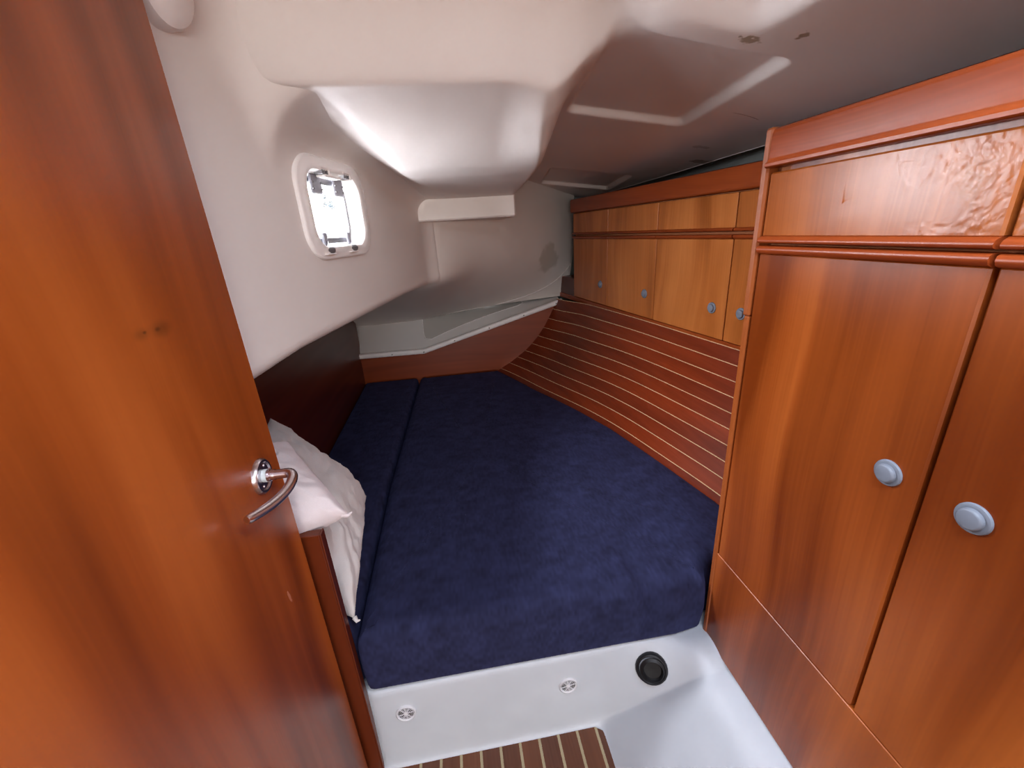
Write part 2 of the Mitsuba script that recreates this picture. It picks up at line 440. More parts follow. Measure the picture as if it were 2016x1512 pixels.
# its outer skin on the cockpit side
skin = grid(np.array([[W0 + s * WU - 0.048 * WN + np.array([0, 0, z]) for z in np.linspace(float(wall_floor((W0 + s * WU)[1])) + 0.003, 2.12, 91)] for s in ss]))
cs = skin.triangles_center
hole = shapely.contains_xy(Polygon(rrect(OPEN['s0'] + 0.004, OPEN['s1'] - 0.004, OPEN['z0'] + 0.002, OPEN['z1'] - 0.002, 0.045)), (cs - W0) @ WU, cs[:, 2])
skin.update_faces(~hole)
obj('outer_skin', skin, 'grp_liner', 'wall_left', smooth=False)

# aft wall: slanted above, running down to the aft shelf
us = np.linspace(0, 1, 90)
rows = []
for u in us:
    tx, ty = -0.62 + 0.0 * u, 0
    if u < 0.28:                                # under the footwell
        k = u / 0.28
        top = np.array([-0.75 + k * 0.655, 2.45 - 0.35 * k, 1.277])
    else:
        k = (u - 0.28) / 0.72
        top = np.array([-0.095 + k * 1.045, 2.095 + k * 1.055, 1.277])
    bx = -0.80 + 1.66 * u
    bot = np.array([bx, 3.165 - 0.02 * u, 0.895 + 0.062 * sstep(0, 1, u)])
    colp = []
    for t in np.linspace(0, 1, 22):
        colp.append(bot * (1 - t) + top * t)
    for z in np.linspace(1.295, 1.92, 26):
        colp.append(np.array([top[0], top[1], z]))
    rows.append(colp)
AP = np.array(rows)
soft = sstep(0.30, 0.52, us)[:, None, None]
AP = gaussian_filter(AP, (2.0, 1.4, 0), mode='nearest') * (1 - soft) + gaussian_filter(AP, (2.0, 8.0, 0), mode='nearest') * soft
am = grid(AP)
cenu = np.repeat(np.arange(len(us) - 1), AP.shape[1] - 1)
cenv = np.tile(np.arange(AP.shape[1] - 1), len(us) - 1)
ok = ~((us[cenu] < 0.26) & (cenv >= 22))
fa = am.faces.reshape(2, -1, 3)[:, ok].reshape(-1, 3)
scene['wall_back'] = {'type': 'ply', 'filename': meshkit.write_ply((am.vertices, fa), False, normals=meshkit.arrays(am, True)[2]), 'face_normals': False, 'bsdf': {'type': 'ref', 'id': 'grp_aft'}}
labels['wall_back'] = {'label': 'slanted cream aft wall with a faint brown stain', 'kind': 'structure'}
# the box step where the seat moulding ends
bx = Polygon([(-0.125, 1.556), (-0.125, 1.634), (-0.108, 1.651), (0.334, 1.651), (0.334, 1.556)])
step = cbox(-0.125, 0.330, 2.03, 2.75, 1.560, 1.70, 0.006)
k = (step.vertices[:, 1] < 2.2) & (step.vertices[:, 0] < 0) & (step.vertices[:, 2] < 1.6)
obj('moulded_step', step, 'grp_liner', 'ceiling', smooth=20)

# hull side outboard, above and behind the lockers
obj('wall_right', join(cbox(1.36, 1.40, -0.3, 3.4, 0.0, 2.1, 0.001), cbox(0.62, 1.40, -0.3, -0.26, 0.0, 2.1, 0.001), cbox(1.0, 1.40, -0.3, 3.4, 2.06, 2.1, 0.001)), 'hull_grey', smooth=False, label='unlined grey hull side in the slot above the lockers', kind='structure')
obj('wall_back', cbox(-1.4, 1.4, 3.30, 3.34, 0, 2.1, 0.001), 'hull_grey', smooth=False, kind='structure', label='hidden hull behind the aft wall')

# ------------------------------------------------------------------ left wooden bunk side, end board, aft shelf
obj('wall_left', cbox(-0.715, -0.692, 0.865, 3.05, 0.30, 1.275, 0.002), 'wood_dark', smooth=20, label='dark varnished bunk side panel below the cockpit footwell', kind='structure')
rim = [(-0.700, 0.705), (-0.242, 0.698), (0.795, 0.978)]
end_poly = Polygon([(-0.70, 0.31)] + rim[:2] + [(0.795, 0.985), (0.80, 0.95), (0.30, 0.31)])
Mxz = frame_to([0, 3.02, 0], [1, 0, 0], [0, 0, 1], [0, -1, 0])
obj('end_board', prism(end_poly, 0.025, Mxz), 'wood_end', smooth=20, label='reddish brown wooden board closing the aft end of the bunk', cat='end board')

SH = thing('aft_shelf', 'grey white moulded shelf tray across the aft end above the wooden board', 'shelf')
rim3 = np.array([[-0.705, 2.985, 0.712], [-0.242, 2.985, 0.705], [0.79, 2.985, 0.982]])
back3 = np.array([[-0.72, 3.20, 1.015], [-0.245, 3.20, 1.035], [0.80, 3.20, 1.012]])
sh = np.array([[rim3[i] * (1 - t) + back3[i] * t  for t in np.linspace(0, 1, 9)] for i in range(3)])
shm = np.concatenate([[sh[0] * (1 - t) + sh[1] * t for t in np.linspace(0, 1, 12)][:-1], [sh[1] * (1 - t) + sh[2] * t for t in np.linspace(0, 1, 20)]])
obj('tray', grid(shm), 'white_shelf', SH, smooth=25)
rp = np.vstack([np.linspace(rim3[0], rim3[1], 8)[:-1], np.linspace(rim3[1], rim3[2], 14)])
prof = np.array([(0.012, -0.004), (-0.010, -0.004), (-0.015, 0.002), (-0.015, 0.020), (-0.011, 0.028), (-0.003, 0.030), (0.012, 0.030)])
obj('rim', grid(np.array([[p + np.array([0, a, b]) for a, b in prof] for p in rp]), True), 'white_plastic', SH, smooth=50)


def on_tray(a, t, lift):
    """A point of the shelf face: a along it (0 at the kink, 1 at the right end), t up it."""
    p = (sh[1] * (1 - a) + sh[2] * a)
    q = p[0] * (1 - t) + p[-1] * t
    nrm = np.cross(sh[2][0] - sh[1][0], p[-1] - p[0])
    nrm /= np.linalg.norm(nrm)
    return q - np.sign(nrm[1]) * nrm * lift


lip = []
for i in range(4, len(us) - 1, 2):                    # a thin lip where the aft wall meets the tray
    c4 = AP[i]
    a0, a1 = (sh[0], sh[1]) if c4[0, 0] < -0.245 else (sh[1], sh[2])
    nn = np.cross(a1[0] - a0[0], a0[-1] - a0[0])
    dd = (c4 - a0[0]) @ nn
    k0 = np.nonzero(dd[:-1] * dd[1:] < 0)[0]
    if len(k0):
        k0 = k0[0]
        w = dd[k0] / (dd[k0] - dd[k0 + 1])
        lip.append(c4[k0] * (1 - w) + c4[k0 + 1] * w + np.array([0, -0.004, 0.002]))
obj('lower_lip', tube(lip, 0.0035, 8), 'grp_aft', 'wall_back', smooth=True)
tri = [(0.012, 0.86), (0.72, 0.80), (0.74, 0.66), (0.70, 0.55), (0.06, 0.22), (0.02, 0.26), (0.01, 0.4)]
ring_pts = []
for (a0, t0), (a1, t1) in zip(tri, tri[1:] + tri[:1]):
    ring_pts += [on_tray(a0 + (a1 - a0) * k, t0 + (t1 - t0) * k, 0.003) for k in np.linspace(0, 1, 7)[:-1]]
PG = np.array([[on_tray(a, np.interp(a, [0.012, 0.06, 0.70, 0.735], [0.27, 0.23, 0.56, 0.66]) * (1 - k) + np.interp(a, [0.012, 0.735], [0.855, 0.80]) * k, 0.003) for k in np.linspace(0, 1, 8)] for a in np.linspace(0.014, 0.733, 30)])
obj('hatch_panel', grid(PG), 'shelf_grey', SH, smooth=True, label='darker grey triangular panel set into the shelf')
obj('hatch_bead', tube(ring_pts, 0.0022, 6, closed=True), 'white_plastic', SH, smooth=True)
for a in (-0.30, 0.0, 0.22, 0.47, 0.72, 0.955):
    p = rim3[1] * (1 - a) + rim3[2] * a if a >= 0 else rim3[1] * (1 + a / 0.62) + rim3[0] * (-a / 0.62)
    obj('screw', lathe([(0, 0.003), (0.003, 0.0025), (0.0045, 0)], axis_frame(p + np.array([0, -0.0155, 0.011]), [0, -1, 0]), 10), 'screw_dark', SH, smooth=40)

# ------------------------------------------------------------------ hull lining of dark planks with light strips
mat_r = np.array([(1.02, 0.905), (1.181, 0.888), (1.493, 0.824), (1.826, 0.745), (2.15, 0.632), (2.474, 0.492), (2.865, 0.338), (3.02, 0.262)])   # y, x of the mattress edge
bx_of = CubicSpline(mat_r[:, 0], mat_r[:, 1])


def lock_x(y):
    return 1.046 - 0.1341 * (y - 1.384)


def lining(y, t, lift=0.0):
    """A point of the curved hull lining: t from 0 at the mattress to 1 under the lockers."""
    b = np.array([float(bx_of(y)), y, 0.505])
    a = np.array([lock_x(y) + 0.004 - 0.075 * sstep(2.6, 3.0, y), y, 1.022 - 0.012 * sstep(1.9, 3.0, y)])
    p = b * (1 - t) + a * t
    d = (a - b) / np.linalg.norm(a - b)
    nrm = np.array([-d[2], 0, d[0]])
    bulge = 0.028 + 0.045 * sstep(1.6, 3.0, y)
    return p - nrm * (bulge * math.sin(math.pi * min(max(t, 0), 1)) - lift)


HL = thing('hull_lining', 'dark mahogany plank lining with pale strips curving up from the mattress', 'wall lining', kind='structure')
ys = np.linspace(0.95, 3.0, 42)
NS = 10
ts = [1.0 - 0.1053 * i for i in range(NS)]        # the pale strips, from the top
for i in range(NS):
    hi = ts[i] - 0.0035
    lo = (ts[i + 1] + 0.0035) if i + 1 < NS else -0.06
    P = np.array([[lining(y, lo + (hi - lo) * a, 0.0) for a in (0, 0.25, 0.5, 0.75, 1)] for y in ys])
    obj('plank', grid(P), f'wood_plank_{i % 3}', HL, smooth=True)
    P = np.array([[lining(y, ts[i] + (a - 0.5) * 0.009, -0.001 + 0.0022 * (1 - abs(2 * a - 1) ** 4)) for a in (0, 0.2, 0.5, 0.8, 1)] for y in ys])
    obj('strip', grid(P), 'holly', HL, smooth=True)

# ------------------------------------------------------------------ hull lockers over the bunk
LD = np.array([-0.1329, 0.9911, 0.0])                   # along the locker face, aft
LN = np.array([-0.9911, -0.1329, 0.0])                  # out of it, into the cabin
LM = frame_to([lock_x(0.0), 0.0, 0.0], LD, LN, [0, 0, 1])   # local: along, out, up


def la(y):
    return y / 0.9911


LK = thing('hull_locker', 'row of four small varnished lockers with red top rail along the hull', 'locker')
y0, y1 = 0.95, 2.868
obj('body', cbox(la(y0), la(y1), -0.25, -0.019, 1.035, 1.60, 0.001, LM), 'inner_brown', LK, smooth=False)
rail_prof = [(-0.2, 1.581), (0.010, 1.581), (0.0165, 1.586), (0.018, 1.592), (0.018, 1.652), (0.015, 1.659), (0.008, 1.662), (-0.2, 1.662)]
rp = prism(Polygon(rail_prof), la(y1) - la(y0), LM @ frame_to([la(y0), 0, 0], [0, 1, 0], [0, 0, 1], [1, 0, 0]))
obj('top_rail', rp, 'wood_rail', LK, smooth=40, label='redder wooden top rail')
obj('plinth', join(cbox(la(y0), la(3.13), -0.10, -0.004, 1.004, 1.036, 0.003, LM)), 'wood_rail', LK, smooth=20)
obj('end_block', cbox(la(2.87), la(3.13), -0.16, -0.012, 1.03, 1.157, 0.003, LM), 'wood_dark', LK, smooth=20)
bounds = [2.866, 2.396, 1.931, 1.4655, 1.0]
knob_y = [2.478, 2.01, 1.538, 1.389]
trim_u = [(-0.018, 1.4475), (0.004, 1.4475), (0.008, 1.4495), (0.009, 1.453), (0.006, 1.457), (0.0, 1.460), (-0.018, 1.460)]
trim_l = [(-0.018, 1.420), (0.0, 1.420), (0.006, 1.424), (0.009, 1.429), (0.008, 1.434), (0.004, 1.4365), (-0.018, 1.4365)]


def knob(parent, M, k=1.0):
    b = lathe([(0.0, 0.004), (0.0165 * k, 0.004), (0.0185 * k, 0.0045), (0.0215 * k, 0.0035), (0.0225 * k, 0.0015), (0.0225 * k, 0)], M, 36)
    kn = obj('knob', b, 'knob_grey', parent, smooth=40, label='round grey push button knob')
    obj('button', lathe([(0, 0.0115), (0.0125 * k, 0.0112), (0.0148 * k, 0.0098), (0.0158 * k, 0.007), (0.0158 * k, 0.003)], M, 36), 'knob_grey', kn, smooth=40)


for i in range(4):
    a0, a1 = la(bounds[i + 1]) + 0.0025, la(bounds[i]) - 0.0025
    fr = ('wood_front', 'wood_front_b')[i % 2]
    obj('upper_panel', cbox(a0, a1, -0.018, 0.0, 1.458, 1.577, 0.0025, LM), fr, LK, smooth=20)
    d = obj('door', cbox(a0, a1, -0.018, 0.0, 1.040, 1.421, 0.0025, LM), fr, LK, smooth=20)
    for nm, tr, par in (('panel_moulding', trim_u, LK), ('door_moulding', trim_l, d)):
        obj(nm, prism(Polygon(tr), a1 - a0, LM @ frame_to([a0, 0, 0], [0, 1, 0], [0, 0, 1], [1, 0, 0])), 'wood_rail', par, smooth=50)
    pk = (LM @ np.array([la(knob_y[i]), 0.0, 1.159, 1]))[:3]
    knob(d, axis_frame(pk, LN))

# ------------------------------------------------------------------ tall cabinet
TC = thing('tall_cabinet', 'tall varnished cherry cabinet with large doors and grey knobs on the right', 'cabinet')
XF = 0.655
CM = frame_to([XF, 0, 0], [0, 1, 0], [-1, 0, 0], [0, 0, 1])     # local: aft, out, up
obj('carcass', join(cbox(-0.24, 0.848, -0.45, -0.020, 0.31, 1.60, 0.001, CM)), 'inner_brown', TC, smooth=False)
obj('side_panel', join(cbox(0.842, 0.862, -0.46, 0.004, 1.285, 1.657, 0.004, CM), cbox(0.842, 0.858, -0.46, 0.0025, 0.300, 1.2855, 0.003, CM)), 'wood_edge', TC, smooth=20)
rail_prof = [(-0.3, 1.584), (0.008, 1.584), (0.012, 1.587), (0.012, 1.592), (0.006, 1.597), (0.004, 1.602), (0.003, 1.645), (0.0, 1.652), (-0.005, 1.655), (-0.3, 1.655)]


def along(profile, a0, a1):
    return prism(Polygon(profile), a1 - a0, CM @ frame_to([a0, 0, 0], [0, 1, 0], [0, 0, 1], [1, 0, 0]))


obj('top_rail', along(rail_prof, -0.24, 0.842), 'wood_rail', TC, smooth=40)
obj('back_strip', cbox(-0.24, 0.80, -0.02, -0.012, 1.56, 1.60, 0.001, CM), 'wood_cabinet', TC, smooth=20)
trim_u = [(-0.018, 1.4425), (0.003, 1.4425), (0.008, 1.4445), (0.0095, 1.448), (0.007, 1.453), (0.0, 1.457), (-0.018, 1.457)]
trim_l = [(-0.018, 1.421), (0.0, 1.421), (0.007, 1.4245), (0.0095, 1.430), (0.008, 1.4355), (0.003, 1.438), (-0.018, 1.438)]
for i, (a0, a1, kx) in enumerate(((0.4335, 0.8375, 0.48), (0.0, 0.4265, 0.365))):
    obj('upper_panel', cbox(a0, a1, -0.018, 0.0, 1.455, 1.575, 0.003, CM), ('wood_front_peel', 'wood_front_peel')[i], TC, smooth=20)
    d = obj('door', cbox(a0, a1, -0.018, 0.0, 0.6205, 1.4225, 0.003, CM), 'wood_cabinet', TC, smooth=20)
    obj('panel_moulding', along(trim_u, a0, a1), 'wood_rail', TC, smooth=50)
    obj('door_moulding', along(trim_l, a0, a1), 'wood_rail', d, smooth=50)
    knob(d, axis_frame([XF, kx, 1.102], [-1, 0, 0]), 0.96)
obj('base_panel', cbox(-0.24, 0.842, -0.018, 0.0, 0.303, 0.6185, 0.0015, CM), 'wood_cabinet', TC, smooth=20)

# ------------------------------------------------------------------ moulded floor, sole, bunk front
nx = 110
xs = np.linspace(-0.72, 0.70, nx)
rows = []
for x in xs:
    back = 0.05 * (1 - float(sstep(-0.385, -0.362, x)))          # the bunk front steps back behind the low panel
    if x < 0.325:
        yr, zr = 0.842 + back, 0.0
    else:
        k = min((x - 0.325) / 0.275, 1.0)
        yr, zr = 0.842 - 0.104 * k, 0.288 * k
    z_in = lambda y: 0.0 if x < 0.325 else min((0.30 - 0.03 * (0.8 - y)) * ((x - 0.325) / 0.275) ** 0.92, 0.288 - 0.05 * max(0.75 - y, 0))
    if x > 0.60:
        z_in = lambda y: 0.288 + 0.012 * min((x - 0.60) / 0.05, 1)
    pts = [(y, z_in(y) - 0.012 * (x < 0.325)) for y in np.linspace(-0.30, yr - 0.01, 40)]
    pts += [(yr + (0.857 + back - yr) * t, zr + (0.312 - zr) * t + 0.016 * math.sin(math.pi * t) * (x > 0.325)) for t in np.linspace(0.0, 1, 24)]
    pts += [(0.865 + back, 0.3135), (0.93, 0.314), (1.2, 0.314), (3.05, 0.314)]
    rows.append([(x, y, z) for y, z in pts])
FP = np.array(rows)
FP[:, :, 1:] = gaussian_filter(FP[:, :, 1:], (1.1, 1.0, 0), mode='nearest')
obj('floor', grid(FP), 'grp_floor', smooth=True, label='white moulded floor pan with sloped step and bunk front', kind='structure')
# teak and holly sole panel
sole_xs = [-0.405] + [-0.369 + 0.061 * k for k in range(12)] + [0.333]
cut = Polygon([(-0.42, -0.3), (-0.42, 0.835), (0.300, 0.832), (0.322, 0.818), (0.338, 0.70), (0.345, -0.3)])


def slab(poly, z0, z1):
    return prism(poly, z1 - z0, frame_to([0, 0, z0], [1, 0, 0], [0, 1, 0], [0, 0, 1]))


SO = thing('floor_sole', 'dark teak sole board with pale inlaid strips at the foot of the bunk', 'floor board', kind='structure')
obj('backing', slab(cut.buffer(-0.002), -0.011, -0.002), 'inner_brown', SO, smooth=False)
edges = [-0.43] + [-0.308 + 0.061 * k for k in range(-1, 11)] + [0.36]
for i in range(len(edges) - 1):
    pl = cut.intersection(shapely.box(edges[i] + 0.0042, -0.3, edges[i + 1] - 0.0042, 0.9))
    if not pl.is_empty and pl.geom_type == 'Polygon':
        obj('plank', slab(pl, -0.006, 0.0), f'wood_sole_{i % 3}', SO, smooth=False)
    if i:
        st = cut.intersection(shapely.box(edges[i] - 0.0042, -0.3, edges[i] + 0.0042, 0.9))
        if not st.is_empty and st.geom_type == 'Polygon':
            obj('strip', slab(st, -0.006, 0.0006), 'holly_sole', SO, smooth=False)


def round_vent(c, nrm, label):
    v = thing('round_vent', label, 'vent', 'round vents in the bunk front')
    M = axis_frame(c, nrm)
    obj('backing', lathe([(0, 0.0008), (0.024, 0.0008), (0.025, -0.004)], M, 30), 'black_dull', v, smooth=False)
    obj('rim', lathe([(0.0228, 0.0005), (0.0235, 0.003), (0.026, 0.0042), (0.0285, 0.0025), (0.029, -0.002)], M, 36), 'vent_white', v, smooth=60)
    for r in (0.0075, 0.0122, 0.0170, 0.0212):
        a = np.linspace(0, 2 * np.pi, 30, endpoint=False)
        ringp = np.stack([r * np.cos(a), r * np.sin(a), 0 * a + 0.002], 1)
        ringp = (M[:3, :3] @ ringp.T).T + M[:3, 3]
        obj('grille_ring', tube(ringp, 0.0009, 6, closed=True), 'vent_white', v, smooth=True)
    for a in np.radians((60, 95, 130, 10)):
        e = np.array([math.cos(a), math.sin(a), 0]) * 0.0235
        e = M[:3, :3] @ e
        c3 = M[:3, 3] + M[:3, 2] * 0.002
        obj('grille_spoke', tube([c3 - e, c3 + e], 0.0013, 6), 'vent_white', v, smooth=True)
    obj('hub', lathe([(0, 0.0035), (0.005, 0.0032), (0.006, 0.001)], M, 16), 'vent_white', v, smooth=50)


FN = np.array([0, -0.998, 0.05])
round_vent(np.array([-0.262, 0.850, 0.211]), FN, 'left of the two small round white vents in the bunk front')
round_vent(np.array([0.221, 0.850, 0.190]), FN, 'right small round white vent, nearer the black socket')
bs = thing('black_socket', 'round black rubber socket in the bunk front beside the cabinet', 'socket')
BM = axis_frame([0.4695, 0.8155, 0.2425], [-0.36, -0.85, 0.38])
obj('flange', lathe([(0.036, 0.004), (0.040, 0.009), (0.044, 0.008), (0.047, 0.002), (0.047, -0.012)], BM, 44), 'black_rubber', bs, smooth=50)
obj('inner_ring', lathe([(0.026, 0.003), (0.029, 0.0085), (0.033, 0.006), (0.0365, 0.004)], BM @ trimesh.transformations.translation_matrix([0.004, -0.004, 0.0015]), 40), 'black_rubber', bs, smooth=50)
obj('bore', lathe([(0, -0.002), (0.025, 0.0), (0.028, 0.004), (0.037, 0.0055)], BM @ trimesh.transformations.translation_matrix([0.003, -0.003, 0]), 40), 'black_dull', bs, smooth=40)


# ------------------------------------------------------------------ mattresses
def resample(poly, step, rnd):
    g = Polygon(poly).buffer(-rnd).buffer(rnd, quad_segs=8)
    c = np.array(g.exterior.coords)[:-1]
    if shapely.LinearRing(c).is_ccw is False:
        c = c[::-1]
    ls = shapely.LinearRing(c)
    k = int(ls.length / step)
    return np.array([ls.interpolate(i * ls.length / k).coords[0] for i in range(k)])


def cushion(poly, z0, z1, r=0.045, rb=0.02, step=0.012, crown=0.002, disp=None, nr=46, centre=None):
    """A soft slab with rounded edges and a slightly crowned top."""
    c = resample(poly, step, 0.02)
    t = np.roll(c, -1, 0) - np.roll(c, 1, 0)
    t /= np.linalg.norm(t, axis=1, keepdims=True)
    nrm = np.stack([t[:, 1], -t[:, 0]], 1)
    rings = []
    prof = [(0.10, z0)] + [(rb * (1 - math.sin(a)), z0 + rb * (1 - math.cos(a))) for a in np.linspace(0, math.pi / 2, 5)]
    prof += [(-0.003 * math.sin(math.pi * k), z0 + rb + (z1 - r - z0 - rb) * k) for k in np.linspace(0.1, 0.9, 9)]
    prof += [(r * (1 - math.cos(a)), z1 - r + r * math.sin(a)) for a in np.linspace(0, math.pi / 2, 9)]
    for ins, z in prof:
        rings.append(np.column_stack([c - nrm * ins, np.full(len(c), z)]))
    inner = rings[-1][:, :2]
    cen = inner.mean(0) if centre is None else np.array(centre)
    for k in np.linspace(0, 1, nr)[1:]:
        q = cen + (inner - cen) * (1 - k)
        rings.append(np.column_stack([q, np.full(len(c), z1 + crown * (1 - (1 - k) ** 2))]))
    P = np.array(rings)
    if disp is not None:
        P = disp(P)
    i = np.arange(P.shape[0] * P.shape[1]).reshape(P.shape[:2])
    j = np.roll(i, -1, 1)
    q = np.stack([i[:-1], j[:-1], j[1:], i[1:]], -1).reshape(-1, 4)
    return trimesh.Trimesh(P.reshape(-1, 3), np.vstack([q[:, [0, 1, 2]], q[:, [0, 2, 3]]]), process=False)


def wrinkle(P):
    p = P.copy()
    x, y, z = P[..., 0], P[..., 1], P[..., 2]
    # creases hanging over the front edge, stronger to the right
    fr = (1 - sstep(0.88, 1.15, y)) * sstep(-0.25, 0.45, x)
    w = meshkit.fbm(np.stack([x * 26 + 2.5 * y, y * 2.2, z * 2.0], -1), 3, 5)
    crease = (w - 0.5) * 0.045
    n_y = 1 - sstep(0.85, 0.92, y)
    p[..., 2] += fr * (1 - n_y) * crease * 0.55
    p[..., 1] -= fr * n_y * crease * 0.75 * sstep(0.33, 0.40, z)
    p[..., 2] += 0.006 * (meshkit.fbm(np.stack([x * 4, y * 4, 0 * z], -1), 3, 2) - 0.5) * sstep(0.48, 0.53, z)
    return p


main = [(-0.351, 0.852), (0.56, 0.846), (0.640, 0.856), (0.662, 0.90), (0.90, 0.92), (0.905, 1.02), (0.888, 1.181), (0.824, 1.493), (0.745, 1.826), (0.632, 2.15), (0.492, 2.474), (0.338, 2.865), (0.295, 2.965), (-0.300, 2.985), (-0.352, 1.6)]
obj('mattress', cushion(main, 0.3145, 0.53, 0.05, disp=wrinkle, centre=(0.05, 1.7)), 'velour', smooth=True,
    label='large navy blue velour mattress filling the bunk', cat='mattress')
side = [(-0.690, 0.875), (-0.361, 0.875), (-0.361, 1.6), (-0.309, 2.975), (-0.690, 2.99)]
obj('side_cushion', cushion(side, 0.3145, 0.528, 0.028, crown=0.002, nr=26), 'velour', smooth=True,
    label='narrow navy blue velour cushion strip along the left bunk side', cat='cushion')

# ------------------------------------------------------------------ low wooden panel by the door
LP = thing('half_bulkhead', 'low dark wooden panel standing between the door and the bunk', 'panel')
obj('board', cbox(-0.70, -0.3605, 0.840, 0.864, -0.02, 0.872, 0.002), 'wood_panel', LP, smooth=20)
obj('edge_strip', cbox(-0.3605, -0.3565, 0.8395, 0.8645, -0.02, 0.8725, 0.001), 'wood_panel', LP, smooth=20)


# ------------------------------------------------------------------ pillows
def pillow(A, B, C, D, thick, seed, n=54, sag=None, pinch=2.8):
    """A pillow over the corners A B C D, its faces puffed by thick and creased towards the corners."""
    A, B, C, D = (np.array(v, float) for v in (A, B, C, D))
    u = np.linspace(-1, 1, n)
    U, Vv = np.meshgrid(u, u, indexing='ij')
    su, sv = (U + 1) / 2, (Vv + 1) / 2
    # sides drawn in between the corners
    k = 0.022
    su2 = su + k * 2 * (0.5 - su) * (1 - Vv ** 2) * np.abs(U) ** 1.5
    sv2 = sv + k * 2 * (0.5 - sv) * (1 - U ** 2) * np.abs(Vv) ** 1.5
    base = (A * ((1 - su2) * (1 - sv2))[..., None] + B * (su2 * (1 - sv2))[..., None] + C * (su2 * sv2)[..., None] + D * ((1 - su2) * sv2)[..., None])
    nrm = np.cross(B - A, D - A)
    nrm /= np.linalg.norm(nrm)
    puff = thick / 2 * ((1 - np.abs(U) ** pinch) * (1 - np.abs(Vv) ** pinch)) ** 0.55
    out = []
    for sgn in (1, -1):
        ang = np.arctan2(Vv, U)
        rad = np.hypot(U, Vv)
        wr = meshkit.fbm(np.stack([ang * 5, rad * 1.3 + sgn, 0 * ang + seed], -1), 3, seed) - 0.5
        wr2 = meshkit.fbm(np.stack([U * 3 + Vv * 4, Vv * 3 - U, 0 * U + seed + sgn], -1), 4, seed + 7) - 0.5
        amp = 0.034 * rad * np.minimum(puff / (thick * 0.15), 1) + 0.0
        P = base + nrm * (sgn * (puff + wr * amp + 0.036 * wr2 * np.minimum(puff / (thick * 0.2), 1)))[..., None]
        if sag is not None:
            P = sag(P, U, Vv)
        out.append(grid(P, flip=sgn < 0))
    m = join(*out)
    m.merge_vertices(digits_vertex=6)
    return m


pk = thing('large_pillow', 'large white pillow leaning against the dark bunk side behind the low panel', 'pillow')
big = pillow((-0.352, 0.895, 0.545), (-0.380, 1.335, 0.640), (-0.675, 1.450, 0.935), (-0.655, 0.98, 0.87), 0.19, 3)
obj('cover', big, 'cotton', pk, smooth=True)
seam = np.vstack([np.linspace((-0.352, 0.895, 0.545), (-0.366, 1.115, 0.592), 8) + np.array([[-0.016 * math.sin(math.pi * t / 2), 0, -0.006] for t in np.linspace(0, 1, 8)])])
obj('corner_tab', tube([(-0.354, 0.900, 0.548), (-0.346, 0.892, 0.541), (-0.338, 0.893, 0.543)], [0.007, 0.005, 0.002], 8), 'cotton', pk, smooth=True)
ps = thing('small_pillow', 'smaller white pillow draped over the top of the low panel by the door handle', 'pillow')


def droop(P, U, Vv):
    q = P.copy()
    q[..., 2] -= 0.02 * (1 - sstep(-1.0, -0.3, Vv))
    return q


small = pillow((-0.57, 0.800, 0.858), (-0.300, 0.880, 0.912), (-0.50, 1.13, 0.985), (-0.675, 1.05, 0.985), 0.14, 11, sag=droop)
obj('cover', small, 'cotton_white', ps, smooth=True)
obj('corner_tab', tube([(-0.316, 0.884, 0.889), (-0.302, 0.883, 0.885), (-0.292, 0.884, 0.892)], [0.009, 0.005, 0.002], 8), 'cotton_white', ps, smooth=True)

# ------------------------------------------------------------------ cabin door with lever handle
DR = thing('door_1', 'open varnished cherry cabin door on the left with chrome lever', 'door', kind='structure')
obj('leaf', cbox(-0.414, -0.390, 0.16, 0.820, 0.03, 1.90, 0.003), 'wood_door', DR, smooth=20)
HM = axis_frame([-0.390, 0.738, 1.098], [1, 0, 0])
hd = obj('handle', lathe([(0, 0.006), (0.020, 0.006), (0.024, 0.0055), (0.0268, 0.0085), (0.0305, 0.0085), (0.0335, 0.005), (0.034, 0.0)], HM, 48), 'chrome', DR, smooth=40, label='chrome lever handle on a round rosette')
obj('collar', lathe([(0.0105, 0.005), (0.0125, 0.006), (0.0125, 0.013), (0.0105, 0.014)], HM, 30), 'nylon', hd, smooth=40, label='white nylon ring')
neck = lathe([(0.0095, 0.013), (0.0115, 0.014), (0.0115, 0.019), (0.0100, 0.020), (0.0100, 0.026), (0.0088, 0.028), (0.0088, 0.05)], HM, 30)
path = spline([(-0.350, 0.738, 1.098), (-0.338, 0.737, 1.098), (-0.330, 0.728, 1.096), (-0.328, 0.712, 1.092), (-0.331, 0.690, 1.088), (-0.338, 0.664, 1.087), (-0.348, 0.634, 1.090), (-0.359, 0.604, 1.096)], 40)
rad = np.interp(np.linspace(0, 1, 40), [0, 0.12, 0.3, 0.85, 0.97, 1], [0.0088, 0.0092, 0.0088, 0.0082, 0.0078, 0.0062])
obj('lever', join(neck, tube(path, rad, 18)), 'chrome', hd, smooth=40)
for a in (60, 240):
    c = np.array([-0.3838, 0.738 + 0.0195 * math.cos(math.radians(a)), 1.098 + 0.0195 * math.sin(math.radians(a))])
    obj('screw', lathe([(0, 0.002), (0.002, 0.002), (0.0034, 0.0)], axis_frame(c, [1, 0, 0]), 12), 'chrome', hd, smooth=40)

# ------------------------------------------------------------------ porthole
PT = thing('window_1', 'small rounded white porthole in the cockpit footwell side', 'porthole', kind='structure')


def ww(s, o, z):
    return W0 + s * WU + o * WN + np.array([0, 0, z])


